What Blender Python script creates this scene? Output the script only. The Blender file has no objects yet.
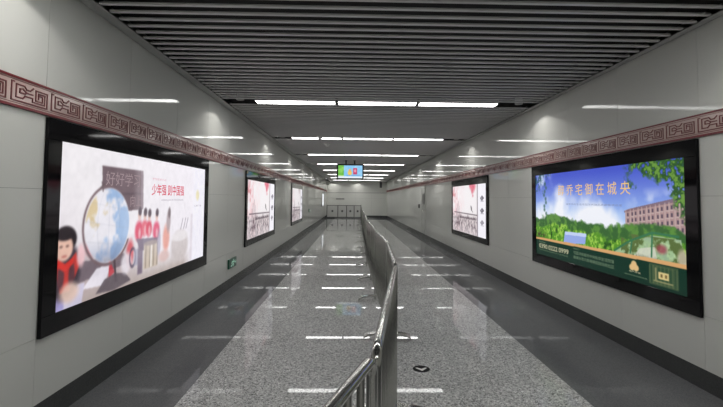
import bpy, math, random
import numpy as np
from mathutils import Matrix, Vector

random.seed(7)
scene = bpy.context.scene
COL = scene.collection
ORD = ['first', 'second', 'third', 'fourth', 'fifth', 'sixth', 'seventh', 'eighth', 'ninth', 'tenth', 'eleventh',
       'twelfth', 'thirteenth', 'fourteenth', 'fifteenth', 'sixteenth', 'seventeenth', 'eighteenth', 'nineteenth',
       'twentieth', 'twenty-first', 'twenty-second']

# ------------------------------------------------------------------ dimensions (metres)
XL, XR = -2.134, 3.011          # wall faces
Y0, Y1 = -7.0, 37.0             # corridor ends
ZC = 3.114                      # underside of slats
SK = 0.178                      # skirting height
BB, BT = 2.160, 2.358           # decorative band
BDL, BDR = -1.34, 1.90          # inner edges of dark floor borders
LAMP_Y0, LAMP_P = 6.77, 4.05    # lamp rows


# ------------------------------------------------------------------ materials
def lin(c):
    c = np.asarray(c, float)
    return np.where(c <= 0.04045, c / 12.92, ((c + 0.055) / 1.055) ** 2.4)


def mat(name, color, rough=0.5, metal=0.0, spec=0.5, emit=None, strength=0.0):
    m = bpy.data.materials.new(name)
    m.use_nodes = True
    b = m.node_tree.nodes['Principled BSDF']
    b.inputs['Base Color'].default_value = (*color, 1)
    b.inputs['Roughness'].default_value = rough
    b.inputs['Metallic'].default_value = metal
    b.inputs['Specular IOR Level'].default_value = spec
    if emit is not None:
        b.inputs['Emission Color'].default_value = (*emit, 1)
        b.inputs['Emission Strength'].default_value = strength
    return m


def nodes(m):
    nt = m.node_tree
    return nt, nt.nodes, nt.links, nt.nodes['Principled BSDF']


def granite(name, cols, stops, scale, rough, spec=0.5):
    """speckled polished stone"""
    m = mat(name, cols[0], rough, 0, spec)
    nt, N, L, b = nodes(m)
    tc = N.new('ShaderNodeTexCoord')
    v = N.new('ShaderNodeTexVoronoi')
    v.inputs['Scale'].default_value = scale
    L.new(tc.outputs['Object'], v.inputs['Vector'])
    sep = N.new('ShaderNodeSeparateColor')
    L.new(v.outputs['Color'], sep.inputs['Color'])
    r = N.new('ShaderNodeValToRGB')
    r.color_ramp.interpolation = 'LINEAR'
    els = r.color_ramp.elements
    while len(els) < len(stops):
        els.new(0.5)
    for e, s, c in zip(els, stops, cols):
        e.position = s
        e.color = (*c, 1)
    L.new(sep.outputs['Red'], r.inputs['Fac'])
    n = N.new('ShaderNodeTexNoise')
    n.inputs['Scale'].default_value = 1.3
    n.inputs['Detail'].default_value = 4
    L.new(tc.outputs['Object'], n.inputs['Vector'])
    mr = N.new('ShaderNodeMapRange')
    mr.inputs['To Min'].default_value = 0.9
    mr.inputs['To Max'].default_value = 1.1
    L.new(n.outputs['Fac'], mr.inputs['Value'])
    # slab joints
    br = N.new('ShaderNodeTexBrick')
    br.offset = 0
    br.inputs['Color1'].default_value = (0.97, 0.97, 0.97, 1)
    br.inputs['Color2'].default_value = (1.03, 1.03, 1.03, 1)
    br.inputs['Mortar'].default_value = (0.75, 0.75, 0.75, 1)
    br.inputs['Scale'].default_value = 1.0
    br.inputs['Mortar Size'].default_value = 0.0015
    br.inputs['Brick Width'].default_value = 0.81
    br.inputs['Row Height'].default_value = 0.81
    L.new(tc.outputs['Object'], br.inputs['Vector'])
    mul = N.new('ShaderNodeMixRGB')
    mul.blend_type = 'MULTIPLY'
    mul.inputs['Fac'].default_value = 1
    L.new(r.outputs['Color'], mul.inputs['Color1'])
    L.new(br.outputs['Color'], mul.inputs['Color2'])
    mul2 = N.new('ShaderNodeMixRGB')
    mul2.blend_type = 'MULTIPLY'
    mul2.inputs['Fac'].default_value = 1
    L.new(mul.outputs['Color'], mul2.inputs['Color1'])
    L.new(mr.outputs['Result'], mul2.inputs['Color2'])
    L.new(mul2.outputs['Color'], b.inputs['Base Color'])
    return m


M = {}
M['panel'] = mat('enamel_wall_panel', (0.66, 0.67, 0.635), 0.05, 0, 0.14)
M['joint'] = mat('panel_joint', (0.24, 0.24, 0.235), 0.7)
M['floor'] = granite('speckled_grey_granite', [(0.12, 0.12, 0.12), (0.385, 0.39, 0.385), (0.51, 0.52, 0.51), (0.80, 0.81, 0.79)],
                     [0.0, 0.28, 0.75, 1.0], 98, 0.008, 0.045)
M['border'] = granite('dark_grey_granite', [(0.12, 0.123, 0.128), (0.15, 0.154, 0.159), (0.18, 0.185, 0.19)], [0, 0.5, 1], 160, 0.03, 0.035)
M['skirting'] = granite('black_granite', [(0.055, 0.058, 0.058), (0.075, 0.079, 0.079)], [0, 1], 160, 0.25, 0.3)
M['slat'] = mat('grey_aluminium_slat', (0.66, 0.66, 0.655), 0.32, 0, 0.5)
M['plenum'] = mat('black_plenum', (0.02, 0.02, 0.02), 0.9)
M['trim'] = mat('grey_ceiling_trim', (0.42, 0.42, 0.41), 0.4)
M['lamp'] = mat('lamp_diffuser', (0.9, 0.9, 0.9), 0.4, emit=(1.0, 0.99, 0.97), strength=12.5)
M['lamp_frame'] = mat('lamp_frame', (0.5, 0.5, 0.5), 0.4)
M['down'] = mat('downlight_lens', (0.9, 0.9, 0.9), 0.4, emit=(1.0, 0.97, 0.92), strength=0.6)
M['white_plastic'] = mat('white_plastic', (0.75, 0.75, 0.73), 0.4)
M['black'] = mat('black_gloss_frame', (0.006, 0.006, 0.007), 0.06, 0, 0.16)
M['blackm'] = mat('black_matt', (0.015, 0.015, 0.016), 0.5)
M['steel'] = mat('brushed_stainless_steel', (0.50, 0.50, 0.475), 0.16, 1.0)
M['steel_bar'] = mat('satin_stainless_steel', (0.44, 0.44, 0.41), 0.2, 1.0)
M['stone_band'] = mat('pinkish_stone_band', (0.56, 0.42, 0.385), 0.16)
M['red_line'] = mat('dark_red_fret', (0.15, 0.025, 0.027), 0.35)
M['red_edge'] = mat('red_band_edge', (0.17, 0.012, 0.018), 0.3)
M['darksteel'] = mat('dark_steel', (0.08, 0.08, 0.08), 0.4, 0.6)
M['gate_panel'] = mat('pale_gate_panel', (0.64, 0.64, 0.62), 0.25)
M['sign_green'] = mat('exit_sign_green', (0.004, 0.05, 0.028), 0.3, emit=(0.0, 0.18, 0.10), strength=0.05)
M['sign_white'] = mat('exit_sign_white', (0.5, 0.7, 0.6), 0.3, emit=(0.5, 0.8, 0.66), strength=0.18)
M['grey_sign'] = mat('dark_grey_sign', (0.10, 0.10, 0.10), 0.4)
M['door_grey'] = mat('service_door_enamel', (0.58, 0.59, 0.56), 0.15)


def lit(name, srgb, strength=1.0):
    c = tuple(lin(srgb))
    m = mat(name, (0, 0, 0), 0.25, emit=c, strength=strength)
    return m


M['ink_red'] = lit('backlit_red_ink', (0.86, 0.22, 0.36), 0.9)
M['ink_pink'] = lit('backlit_pink_ink', (0.90, 0.66, 0.72), 0.9)
M['ink_grey'] = lit('backlit_grey_ink', (0.62, 0.58, 0.64), 0.9)
M['ink_board'] = lit('backlit_chalk_ink', (0.66, 0.58, 0.60), 0.85)
M['ink_gold'] = lit('backlit_gold_ink', (0.95, 0.78, 0.46), 0.95)
M['ink_cream'] = lit('backlit_cream_ink', (0.80, 0.80, 0.66), 0.8)
M['ink_dim'] = lit('backlit_dim_green_ink', (0.52, 0.62, 0.50), 0.7)
M['ink_slate'] = lit('backlit_slate_ink', (0.52, 0.56, 0.70), 0.9)


def picture_mat(name, strength):
    m = mat(name, (0.0, 0.0, 0.0), 0.22, 0, 0.35)
    nt, N, L, b = nodes(m)
    a = N.new('ShaderNodeAttribute')
    a.attribute_name = 'print'
    L.new(a.outputs['Color'], b.inputs['Emission Color'])
    b.inputs['Emission Strength'].default_value = strength
    return m


M['print'] = picture_mat('backlit_print', 0.93)
M['print_dim'] = picture_mat('backlit_print_far', 0.80)
M['screen'] = picture_mat('lcd_screen', 0.95)


# ------------------------------------------------------------------ mesh builder
class MB:
    def __init__(s):
        s.v, s.f, s.m = [], [], []
        s.sm = []

    def add(s, vs, fs, mi=0, smooth=False):
        o = len(s.v)
        s.v += [tuple(x) for x in vs]
        s.f += [[i + o for i in f] for f in fs]
        s.m += [mi] * len(fs)
        s.sm += [smooth] * len(fs)
        return s

    def box(s, x0, x1, y0, y1, z0, z1, mi=0):
        vs = [(x, y, z) for x in (x0, x1) for y in (y0, y1) for z in (z0, z1)]
        fs = [[0, 1, 3, 2], [4, 6, 7, 5], [0, 4, 5, 1], [2, 3, 7, 6], [0, 2, 6, 4], [1, 5, 7, 3]]
        return s.add(vs, fs, mi)

    def tube(s, path, r, n=10, closed=False, mi=0):
        P = [Vector(p) for p in path]
        k = len(P)
        rings = []
        up = None
        for i in range(k):
            a = P[i - 1] if (i > 0 or closed) else P[i]
            b = P[(i + 1) % k] if (i < k - 1 or closed) else P[i]
            t = (b - a).normalized()
            if up is None:
                ref = Vector((0, 0, 1)) if abs(t.z) < 0.9 else Vector((1, 0, 0))
                up = (ref - t * ref.dot(t)).normalized()
            else:
                up = (up - t * up.dot(t)).normalized()
            side = t.cross(up)
            rings.append([P[i] + (up * math.cos(2 * math.pi * j / n) + side * math.sin(2 * math.pi * j / n)) * r for j in range(n)])
        vs = [p for ring in rings for p in ring]
        fs = []
        for i in range(k if closed else k - 1):
            a, b = i * n, ((i + 1) % k) * n
            for j in range(n):
                j2 = (j + 1) % n
                fs.append([a + j, a + j2, b + j2, b + j])
        s.add(vs, fs, mi, True)
        if not closed:
            s.add(rings[0], [list(range(n))[::-1]], mi)
            s.add(rings[-1], [list(range(n))], mi)
        return s

    def lathe(s, prof, cx, cy, n=20, mi=0):
        """profile of (radius, z) turned about a vertical axis"""
        vs, fs = [], []
        for (r, z) in prof:
            for j in range(n):
                a = 2 * math.pi * j / n
                vs.append((cx + r * math.cos(a), cy + r * math.sin(a), z))
        for i in range(len(prof) - 1):
            for j in range(n):
                j2 = (j + 1) % n
                fs.append([i * n + j, i * n + j2, (i + 1) * n + j2, (i + 1) * n + j])
        s.add(vs, fs, mi, True)
        s.add(vs[:n], [list(range(n))[::-1]], mi)
        s.add(vs[-n:], [list(range(n))], mi)
        return s

    def build(s, name, mats, parent=None, origin=(0, 0, 0), bevel=0.0):
        me = bpy.data.meshes.new(name)
        ox, oy, oz = origin
        me.from_pydata([(x - ox, y - oy, z - oz) for x, y, z in s.v], [], s.f)
        if not isinstance(mats, (list, tuple)):
            mats = [mats]
        for m in mats:
            me.materials.append(m)
        me.polygons.foreach_set('material_index', s.m)
        me.polygons.foreach_set('use_smooth', s.sm)
        me.update()
        o = bpy.data.objects.new(name, me)
        COL.objects.link(o)
        if parent is not None:
            o.parent = parent
        else:
            o.location = origin
        if bevel:
            md = o.modifiers.new('Bevel', 'BEVEL')
            md.width = bevel
            md.segments = 2
            md.limit_method = 'ANGLE'
        return o


def tag(o, label, cat, group=None):
    o['label'] = label
    o['category'] = cat
    if group:
        o['group'] = group
    return o


def struct(o):
    o['kind'] = 'structure'
    return o


def thing(name, loc, label, cat, group=None, rz=0.0):
    e = bpy.data.objects.new(name, None)
    e.empty_display_size = 0.1
    COL.objects.link(e)
    e.location = loc
    e.rotation_euler = (0, 0, rz)
    return tag(e, label, cat, group)


def copy_tree(o, parent=None):
    c = o.copy()
    COL.objects.link(c)
    if parent is not None:
        c.parent = parent
    for ch in list(o.children):
        copy_tree(ch, c)
    return c


# ------------------------------------------------------------------ lettering
def text_obj(name, body, height, width, m, parent, place, depth=0.002, bold=0.0):
    """place(u, v, d) maps local lettering metres into the parent's frame"""
    cu = bpy.data.curves.new(name, 'FONT')
    cu.body = body
    cu.size = 1.0
    cu.resolution_u = 2
    cu.offset = bold
    tmp = bpy.data.objects.new('tmp', cu)
    COL.objects.link(tmp)
    bpy.context.view_layer.update()
    dg = bpy.context.evaluated_depsgraph_get()
    me = bpy.data.meshes.new_from_object(tmp.evaluated_get(dg))
    bpy.data.objects.remove(tmp)
    bpy.data.curves.remove(cu)
    n = len(me.vertices)
    co = np.zeros(n * 3)
    me.vertices.foreach_get('co', co)
    co = co.reshape(n, 3)
    lo, hi = co[:, :2].min(0), co[:, :2].max(0)
    s = (hi - lo)
    s[s == 0] = 1
    uv = (co[:, :2] - lo) / s * np.array([width, height])
    out = np.array([place(u, v, depth) for u, v in uv])
    me.vertices.foreach_set('co', out.ravel())
    me.materials.clear()
    me.materials.append(m)
    me.update()
    me.name = name
    o = bpy.data.objects.new(name, me)
    COL.objects.link(o)
    o.parent = parent
    return o


# ------------------------------------------------------------------ printed pictures
class Canvas:
    def __init__(s, W, H, aspect, base=(1, 1, 1)):
        s.W, s.H, s.a = W, H, aspect
        s.u, s.v = np.meshgrid(np.linspace(0, 1, W), np.linspace(0, 1, H))
        s.c = np.ones((H, W, 3)) * np.array(base)

    def blend(s, mask, col):
        m = np.clip(mask, 0, 1)[..., None]
        s.c = s.c * (1 - m) + np.asarray(col, float) * m
        return s

    def ell(s, cu, cv, ru, rv, col, soft=0.08, al=1.0, rot=0.0):
        x, y = (s.u - cu) * s.a, (s.v - cv)
        if rot:
            x, y = x * math.cos(rot) + y * math.sin(rot), -x * math.sin(rot) + y * math.cos(rot)
        d = np.sqrt((x / (ru * s.a)) ** 2 + (y / rv) ** 2)
        return s.blend(np.clip((1 + soft - d) / (2 * soft), 0, 1) * al, col)

    def ring(s, cu, cv, ru, rv, w, col, al=1.0, sel=None):
        x, y = (s.u - cu) / ru, (s.v - cv) / rv
        d = np.sqrt(x * x + y * y)
        m = np.clip((w - np.abs(d - 1)) / w * 2, 0, 1)
        if sel is not None:
            m = m * sel(s.u - cu, s.v - cv)
        return s.blend(m * al, col)

    def rect(s, u0, v0, u1, v1, col, al=1.0, soft=0.004):
        m = np.clip((s.u - u0) / soft + .5, 0, 1) * np.clip((u1 - s.u) / soft + .5, 0, 1) * \
            np.clip((s.v - v0) / soft + .5, 0, 1) * np.clip((v1 - s.v) / soft + .5, 0, 1)
        return s.blend(m * al, col)

    def poly(s, pts, col, al=1.0):
        ins = np.zeros(s.u.shape, bool)
        n = len(pts)
        for i in range(n):
            (x0, y0), (x1, y1) = pts[i], pts[(i + 1) % n]
            if y0 == y1:
                continue
            c = ((y0 > s.v) != (y1 > s.v)) & (s.u < (x1 - x0) * (s.v - y0) / (y1 - y0) + x0)
            ins ^= c
        return s.blend(ins * al, col)

    def line(s, p0, p1, w, col, al=1.0):
        ax, ay = p0[0] * s.a, p0[1]
        bx, by = p1[0] * s.a, p1[1]
        x, y = s.u * s.a, s.v
        L2 = (bx - ax) ** 2 + (by - ay) ** 2 + 1e-12
        t = np.clip(((x - ax) * (bx - ax) + (y - ay) * (by - ay)) / L2, 0, 1)
        d = np.hypot(x - ax - t * (bx - ax), y - ay - t * (by - ay))
        return s.blend(np.clip((w - d) / w * 2, 0, 1) * al, col)

    def blur(s, n):
        for _ in range(n):
            p = np.pad(s.c, ((1, 1), (1, 1), (0, 0)), mode='edge')
            s.c = (p[:-2, 1:-1] + p[2:, 1:-1] + p[1:-1, :-2] + p[1:-1, 2:] + 2 * p[1:-1, 1:-1]) / 6
        return s

    def noise(s, scale, seed, octv=4):
        out, amp, tot = 0, 1.0, 0
        for o in range(octv):
            rng = np.random.RandomState(seed + o * 17)
            n = int(scale * s.a * 2 ** o) + 3
            k = int(scale * 2 ** o) + 3
            g = rng.rand(k, n)
            x = s.u * (n - 2)
            y = s.v * (k - 2)
            xi, yi = x.astype(int), y.astype(int)
            fx, fy = x - xi, y - yi
            fx, fy = fx * fx * (3 - 2 * fx), fy * fy * (3 - 2 * fy)
            val = g[yi, xi] * (1 - fx) * (1 - fy) + g[yi, xi + 1] * fx * (1 - fy) + g[yi + 1, xi] * (1 - fx) * fy + g[yi + 1, xi + 1] * fx * fy
            out = out + val * amp
            tot += amp
            amp *= 0.55
        return out / tot

    def mesh(s, name, place, m, parent):
        W, H = s.W, s.H
        co = np.array(place(s.u.ravel(), s.v.ravel()), float).T
        idx = np.arange(W * H).reshape(H, W)
        q = np.stack([idx[:-1, :-1], idx[:-1, 1:], idx[1:, 1:], idx[1:, :-1]], -1).reshape(-1, 4)
        me = bpy.data.meshes.new(name)
        me.vertices.add(W * H)
        me.vertices.foreach_set('co', co.ravel())
        nf = len(q)
        me.loops.add(nf * 4)
        me.loops.foreach_set('vertex_index', q.ravel().astype(np.int32))
        me.polygons.add(nf)
        me.polygons.foreach_set('loop_start', np.arange(0, nf * 4, 4, dtype=np.int32))
        at = me.color_attributes.new('print', 'FLOAT_COLOR', 'POINT')
        rgba = np.ones((W * H, 4))
        rgba[:, :3] = lin(np.clip(s.c, 0, 1)).reshape(-1, 3)
        at.data.foreach_set('color', rgba.ravel())
        me.materials.append(m)
        me.update(calc_edges=True)
        me.validate()
        o = bpy.data.objects.new(name, me)
        COL.objects.link(o)
        o.parent = parent
        return o


# ================================================================== THE SETTING
# floor: speckled granite between two dark granite borders
mb = MB()
mb.box(BDL, BDR, Y0, Y1, -0.1, 0, 0)
mb.box(XL - 0.2, BDL, Y0, Y1, -0.1, 0, 1)
mb.box(BDR, XR + 0.2, Y0, Y1, -0.1, 0, 1)
mb.box(XL - 0.2, XR + 0.2, Y1, Y1 + 0.4, -0.1, 0, 1)
struct(mb.build('floor', [M['floor'], M['border']]))


def side_wall(name, x, sgn, ybounds):
    """enamel panels with open joints in front of a dark backing; every panel sits a hair out of true"""
    rng = random.Random(3 if sgn < 0 else 11)
    mb = MB()
    xb = x + sgn * 0.012
    mb.box(min(xb, x + sgn * 0.2), max(xb, x + sgn * 0.2), Y0, Y1, SK, 3.125, 1)
    mb.box(min(x, x + sgn * 0.2), max(x, x + sgn * 0.2), Y0, Y1, 3.125, 3.45, 2)
    zb = [SK, 0.632, 1.650, 2.259, 3.125]
    g = 0.0013
    for a, b in zip(ybounds[:-1], ybounds[1:]):
        for z0, z1 in zip(zb[:-1], zb[1:]):
            ta, tb = rng.uniform(-1, 1) * 0.0011, rng.uniform(-1, 1) * 0.0008
            def xx(y, z):
                return x + sgn * (0.001 + ta * (y - (a + b) / 2) + tb * (z - (z0 + z1) / 2))
            ys, zs = (a + g, b - g), (z0 + (0 if z0 == SK else g), z1 - g)
            vs = [(xx(y, z), y, z) for y in ys for z in zs] + [(xb, y, z) for y in ys for z in zs]
            fs = [[0, 1, 3, 2], [0, 4, 5, 1], [2, 3, 7, 6], [0, 2, 6, 4], [1, 5, 7, 3]]
            mb.add(vs, fs, 0)
    return struct(mb.build(name, [M['panel'], M['joint'], M['plenum']]))


def bounds(start, pitch):
    ys = [Y0]
    k = math.ceil((Y0 + 0.2 - start) / pitch)
    while start + k * pitch < Y1 - 0.2:
        ys.append(start + k * pitch)
        k += 1
    return ys + [Y1]


side_wall('wall_left', XL, -1, bounds(3.017, 1.1185))
side_wall('wall_right', XR, 1, bounds(3.643, 1.1385))

# end walls
mb = MB()
mb.box(XL - 0.2, XR + 0.2, Y1 + 0.012, Y1 + 0.2, 0, 3.45, 1)
xs = [XL - 0.2, -1.0, 0.35, 1.72, XR + 0.2]
for a, b in zip(xs[:-1], xs[1:]):
    for z0, z1 in ((SK, 1.65), (1.65, 2.30), (2.30, 3.45)):
        mb.box(a + 0.002, b - 0.002, Y1, Y1 + 0.02, z0 + 0.002, z1 - 0.002, 0)
struct(mb.build('wall_back', [M['panel'], M['joint']]))
mb = MB()
mb.box(XL - 0.2, XR + 0.2, Y0 - 0.2, Y0, 0, 3.45, 0)  # unseen closing wall behind the viewer, added to hold the light in
struct(mb.build('wall_front', [M['panel']]))

# skirtings
for nm, x0, x1 in (('baseboard_left', XL - 0.2, XL - 0.004), ('baseboard_right', XR + 0.004, XR + 0.2)):
    struct(MB().box(x0, x1, Y0, Y1, 0, SK - 0.001).build(nm, M['skirting']))
struct(MB().box(XL - 0.004, XR + 0.004, Y1 - 0.012, Y1 + 0.012, 0, SK).build('baseboard_back', M['skirting']))


# decorative bands: pinkish stone with a raised dark red fret
def stroke(mb, pts, w, put, mi, h=0.004):
    """flat ribbon along a polyline with mitred right-angle corners, raised by h"""
    for (a, b) in zip(pts[:-1], pts[1:]):
        dx, dy = b[0] - a[0], b[1] - a[1]
        L = math.hypot(dx, dy)
        tx, ty = dx / L * w / 2, dy / L * w / 2
        nx, ny = -ty, tx
        p = [(a[0] - tx + nx, a[1] - ty + ny), (b[0] + tx + nx, b[1] + ty + ny), (b[0] + tx - nx, b[1] + ty - ny), (a[0] - tx - nx, a[1] - ty - ny)]
        vs = [put(q[0], q[1], h) for q in p] + [put(q[0], q[1], 0) for q in p]
        mb.add(vs, [[0, 1, 2, 3], [0, 4, 5, 1], [1, 5, 6, 2], [2, 6, 7, 3], [3, 7, 4, 0]], mi)


FRET = [  # one motif, in a 1 x 1 cell
    [(0.06, 1.0), (0.0, 1.0), (0.0, 0.0), (1.0, 0.0), (1.0, 0.86), (0.66, 0.86), (0.66, 0.28), (0.86, 0.28), (0.86, 0.60), (0.77, 0.60)],
    [(0.12, 0.90), (0.12, 0.20), (0.30, 0.20), (0.36, 0.36), (0.57, 0.36), (0.57, 0.16), (0.93, 0.16), (0.93, 0.72), (0.74, 0.72), (0.74, 0.42)],
    [(0.12, 0.90), (0.34, 0.90), (0.40, 0.74), (0.50, 0.74), (0.58, 0.92)],
    [(0.57, 0.56), (0.40, 0.56), (0.36, 0.48), (0.22, 0.48), (0.22, 0.68), (0.30, 0.72), (0.38, 0.60)],
]


def band(name, put, length, pitch, start, flip):
    mb = MB()
    H = BT - BB

    def slab(s0, s1, v0, v1, h, mi):
        vs = [put(a, v, d) for a in (s0, s1) for v in (v0, v1) for d in (0, h)]
        mb.add(vs, [[0, 1, 3, 2], [4, 6, 7, 5], [0, 4, 5, 1], [2, 3, 7, 6], [0, 2, 6, 4], [1, 5, 7, 3]], mi)
    slab(0, length, 0, H, 0.010, 0)
    slab(0, length, 0, 0.017, 0.016, 2)
    slab(0, length, H - 0.014, H, 0.016, 2)
    slab(0, length, 0.027, 0.0305, 0.012, 1)
    slab(0, length, H - 0.026, H - 0.022, 0.012, 1)
    k = math.floor((0 - start) / pitch) + 1
    while start + (k + 1) * pitch < length:
        s0 = start + k * pitch
        for path in FRET:
            pts = [(s0 + 0.022 + (1 - u if flip else u) * (pitch - 0.044), 0.043 + v * (H - 0.081)) for u, v in path]
            stroke(mb, pts, 0.0085, lambda a, v, h: put(a, v, 0.010 + h), 1)
        k += 1
    return struct(mb.build(name, [M['stone_band'], M['red_line'], M['red_edge']]))


band('trim_1', lambda a, v, d: (XL + d, Y0 + a, BB + v), Y1 - Y0, 0.358, 2.675 - Y0, False)
band('trim_2', lambda a, v, d: (XR - d, Y1 - a, BB + v), Y1 - Y0, 0.376, Y1 - 4.41, False)
struct(MB().box(XL, XR, Y1 - 0.012, Y1 + 0.004, 2.09, 2.16).build('trim_3', M['trim']))

# ceiling: cross slats under a dark void
mb = MB()
pitch = LAMP_P / 28
lamp_rows = [LAMP_Y0 + LAMP_P * i for i in range(-3, 8)]
y = LAMP_Y0 + pitch / 2
k0 = math.ceil((Y0 - y) / pitch)
while y + k0 * pitch < Y1 - 0.05:
    yy = y + k0 * pitch
    k0 += 1
    if min(abs(yy - L) for L in lamp_rows) < 0.16:
        continue
    # shallow lipped slat
    prof = [(-0.018, ZC + 0.017), (-0.018, ZC + 0.004), (-0.014, ZC), (0.014, ZC), (0.018, ZC + 0.004), (0.018, ZC + 0.017)]
    n = len(prof)
    vs = [(XL + 0.12, yy + a, b) for a, b in prof] + [(XR - 0.10, yy + a, b) for a, b in prof]
    mb.add(vs, [[q, q + 1, n + q + 1, n + q] for q in range(n - 1)], 0)
    mb.add(vs, [list(range(n))[::-1], [n + q for q in range(n)], [0, n, 2 * n - 1, n - 1]], 0)
mb.box(XL - 0.2, XR + 0.2, Y0, Y1 + 0.2, 3.45, 3.55, 1)
struct(mb.build('ceiling', [M['slat'], M['plenum']]))
mb = MB().box(XL + 0.018, XL + 0.136, Y0, Y1, ZC - 0.004, ZC + 0.05)
mb.box(XL + 0.118, XL + 0.136, Y0, Y1, ZC - 0.012, ZC + 0.05)
struct(mb.build('trim_4', M['trim']))
mb = MB().box(XR - 0.112, XR - 0.03, Y0, Y1, ZC - 0.004, ZC + 0.05)
mb.box(XR - 0.112, XR - 0.096, Y0, Y1, ZC - 0.012, ZC + 0.05)
struct(mb.build('trim_5', M['trim']))

# ================================================================== CEILING LIGHTS
LX0, LX1 = -1.540, 2.324
seg = (LX1 - LX0) / 3
lw = 0.117
proto = None
third = ['left', 'middle', 'right']
for i, ly in enumerate(lamp_rows):
    for j in range(3):
        cx = LX0 + seg * (j + 0.5)
        if proto is None:
            proto = thing('ceiling_light', (0, 0, 0), '', 'ceiling light')
            hw = seg / 2 - 0.020
            MB().box(-hw + .008, hw - .008, -lw + .008, lw - .008, 0.0, 0.03).build('diffuser', M['lamp'], proto)
            fr = MB()
            fr.box(-hw, hw, -lw, -lw + 0.008, -0.003, 0.05)
            fr.box(-hw, hw, lw - 0.008, lw, -0.003, 0.05)
            fr.box(-hw, -hw + 0.008, -lw + 0.008, lw - 0.008, -0.003, 0.05)
            fr.box(hw - 0.008, hw, -lw + 0.008, lw - 0.008, -0.003, 0.05)
            fr.box(-hw + .008, hw - .008, -lw + .008, lw - .008, 0.03, 0.05)
            fr.build('lamp_frame', M['lamp_frame'], proto)
            o = proto
        else:
            o = copy_tree(proto)
        o.location = (cx, ly, ZC + 0.002)
        if i < 3:
            o['label'] = 'lit white strip light, %s of three, in %s ceiling row behind the viewer' % (third[j], ORD[2 - i])
        else:
            o['label'] = 'lit white strip light, %s of three, in the %s ceiling row ahead' % (third[j], ORD[i - 3])
        o['category'] = 'ceiling light'
        o['group'] = 'strip lights across the slatted ceiling'

# wall-washing downlights, tight against the walls
dproto = None
SPOT_W = 7.5
spots = []
for side, x in (('left', XL + 0.40), ('right', XR - 0.39)):
    for i in range(-3, 8):
        yy = (6.62 if side == 'left' else 6.66) + LAMP_P * i
        spots.append((x, yy, 'small round downlight beside the %s wall, %s behind the viewer' % (side, ORD[-1 - i]) if i < 0 else
                      'small round downlight beside the %s wall, over its %s bright scallop ahead' % (side, ORD[i])))
spots.append((0.50, Y1 - 0.40, 'small round downlight over the bright scallop in the middle of the end wall'))
spots.append((-1.55, Y1 - 0.40, 'small round downlight over the scallop at the left of the end wall'))
for x, yy, label in spots:
    if dproto is None:
        dproto = thing('downlight', (0, 0, 0), '', 'downlight')
        MB().lathe([(0.044, 0.07), (0.046, 0.0), (0.058, -0.003), (0.060, 0.004), (0.055, 0.09), (0.03, 0.10)], 0, 0).build('housing', M['trim'], dproto)
        MB().lathe([(0.020, 0.048), (0.040, 0.052), (0.042, 0.060)], 0, 0).build('lens', M['down'], dproto)
        o = dproto
    else:
        o = copy_tree(dproto)
    o.location = (x, yy, ZC)
    o['category'] = 'downlight'
    o['group'] = 'downlights washing the walls'
    o['label'] = label
    ld = bpy.data.lights.new('downlight_beam', 'SPOT')
    ld.energy = SPOT_W * (1.5 if yy > Y1 - 0.5 else 1.0)
    ld.color = (1.0, 0.97, 0.93)
    ld.spot_size = math.radians(132)
    ld.spot_blend = 0.15
    ld.shadow_soft_size = 0.02
    # narrow-beam photometry: the luminous intensity is strongest straight down
    ld.use_nodes = True
    nt = ld.node_tree
    em = nt.nodes['Emission']
    tc = nt.nodes.new('ShaderNodeTexCoord')
    sp = nt.nodes.new('ShaderNodeSeparateXYZ')
    nt.links.new(tc.outputs['Normal'], sp.inputs[0])
    prev = sp.outputs['Z']
    for op, val in (('MULTIPLY', None), ('SUBTRACT', 1.2), ('DIVIDE', 1.0)):
        n = nt.nodes.new('ShaderNodeMath')
        n.operation = op
        if op == 'MULTIPLY':
            nt.links.new(prev, n.inputs[0])
            nt.links.new(prev, n.inputs[1])
        else:
            n.inputs[0].default_value = val
            nt.links.new(prev, n.inputs[1])
        prev = n.outputs[0]
    nt.links.new(prev, em.inputs['Strength'])
    lo = bpy.data.objects.new('downlight_beam', ld)
    COL.objects.link(lo)
    lo.location = (x, yy, ZC - 0.012)

# ================================================================== ADVERTISING LIGHT BOXES
def light_box(side, y0, y1, z0, z1, label, ft=0.150, fb=0.142, fs=0.145, group='advertising light boxes on the walls'):
    if side == 'L':
        X, s = XL, 1
        base = (XL, (y0 + y1) / 2, z0)
        def W(u, v, d): return (X + d - base[0], y0 + u - base[1], z0 + v - base[2])
    else:
        X, s = XR, -1
        base = (XR, (y0 + y1) / 2, z0)
        def W(u, v, d): return (X - d - base[0], y1 - u - base[1], z0 + v - base[2])
    t = thing('advertising_light_box', base, label, 'light box', group)
    Wd, Ht = y1 - y0, z1 - z0
    mb = MB()
    D = 0.030

    def bx(u0, u1, v0, v1, d0, d1):
        vs = [W(u, v, d) for u in (u0, u1) for v in (v0, v1) for d in (d0, d1)]
        mb.add(vs, [[0, 1, 3, 2], [4, 6, 7, 5], [0, 4, 5, 1], [2, 3, 7, 6], [0, 2, 6, 4], [1, 5, 7, 3]])
    bx(0, Wd, 0, fb, 0.003, D)
    bx(0, Wd, Ht - ft, Ht, 0.003, D)
    bx(0, fs, fb, Ht - ft, 0.003, D)
    bx(Wd - fs, Wd, fb, Ht - ft, 0.003, D)
    bx(fs, Wd - fs, fb, Ht - ft, 0.003, 0.012)
    mb.build('frame', M['black'], t, bevel=0.003)
    pw, ph = Wd - 2 * fs, Ht - ft - fb

    def P(u, v): return W(fs + u * pw, fb + v * ph, np.zeros_like(u) + 0.022 if hasattr(u, 'shape') else 0.022)

    def place(u0, v0):
        return lambda a, b, d: W(fs + u0 * pw + a, fb + v0 * ph + b, 0.022 + d)
    return t, P, place, pw, ph


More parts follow.
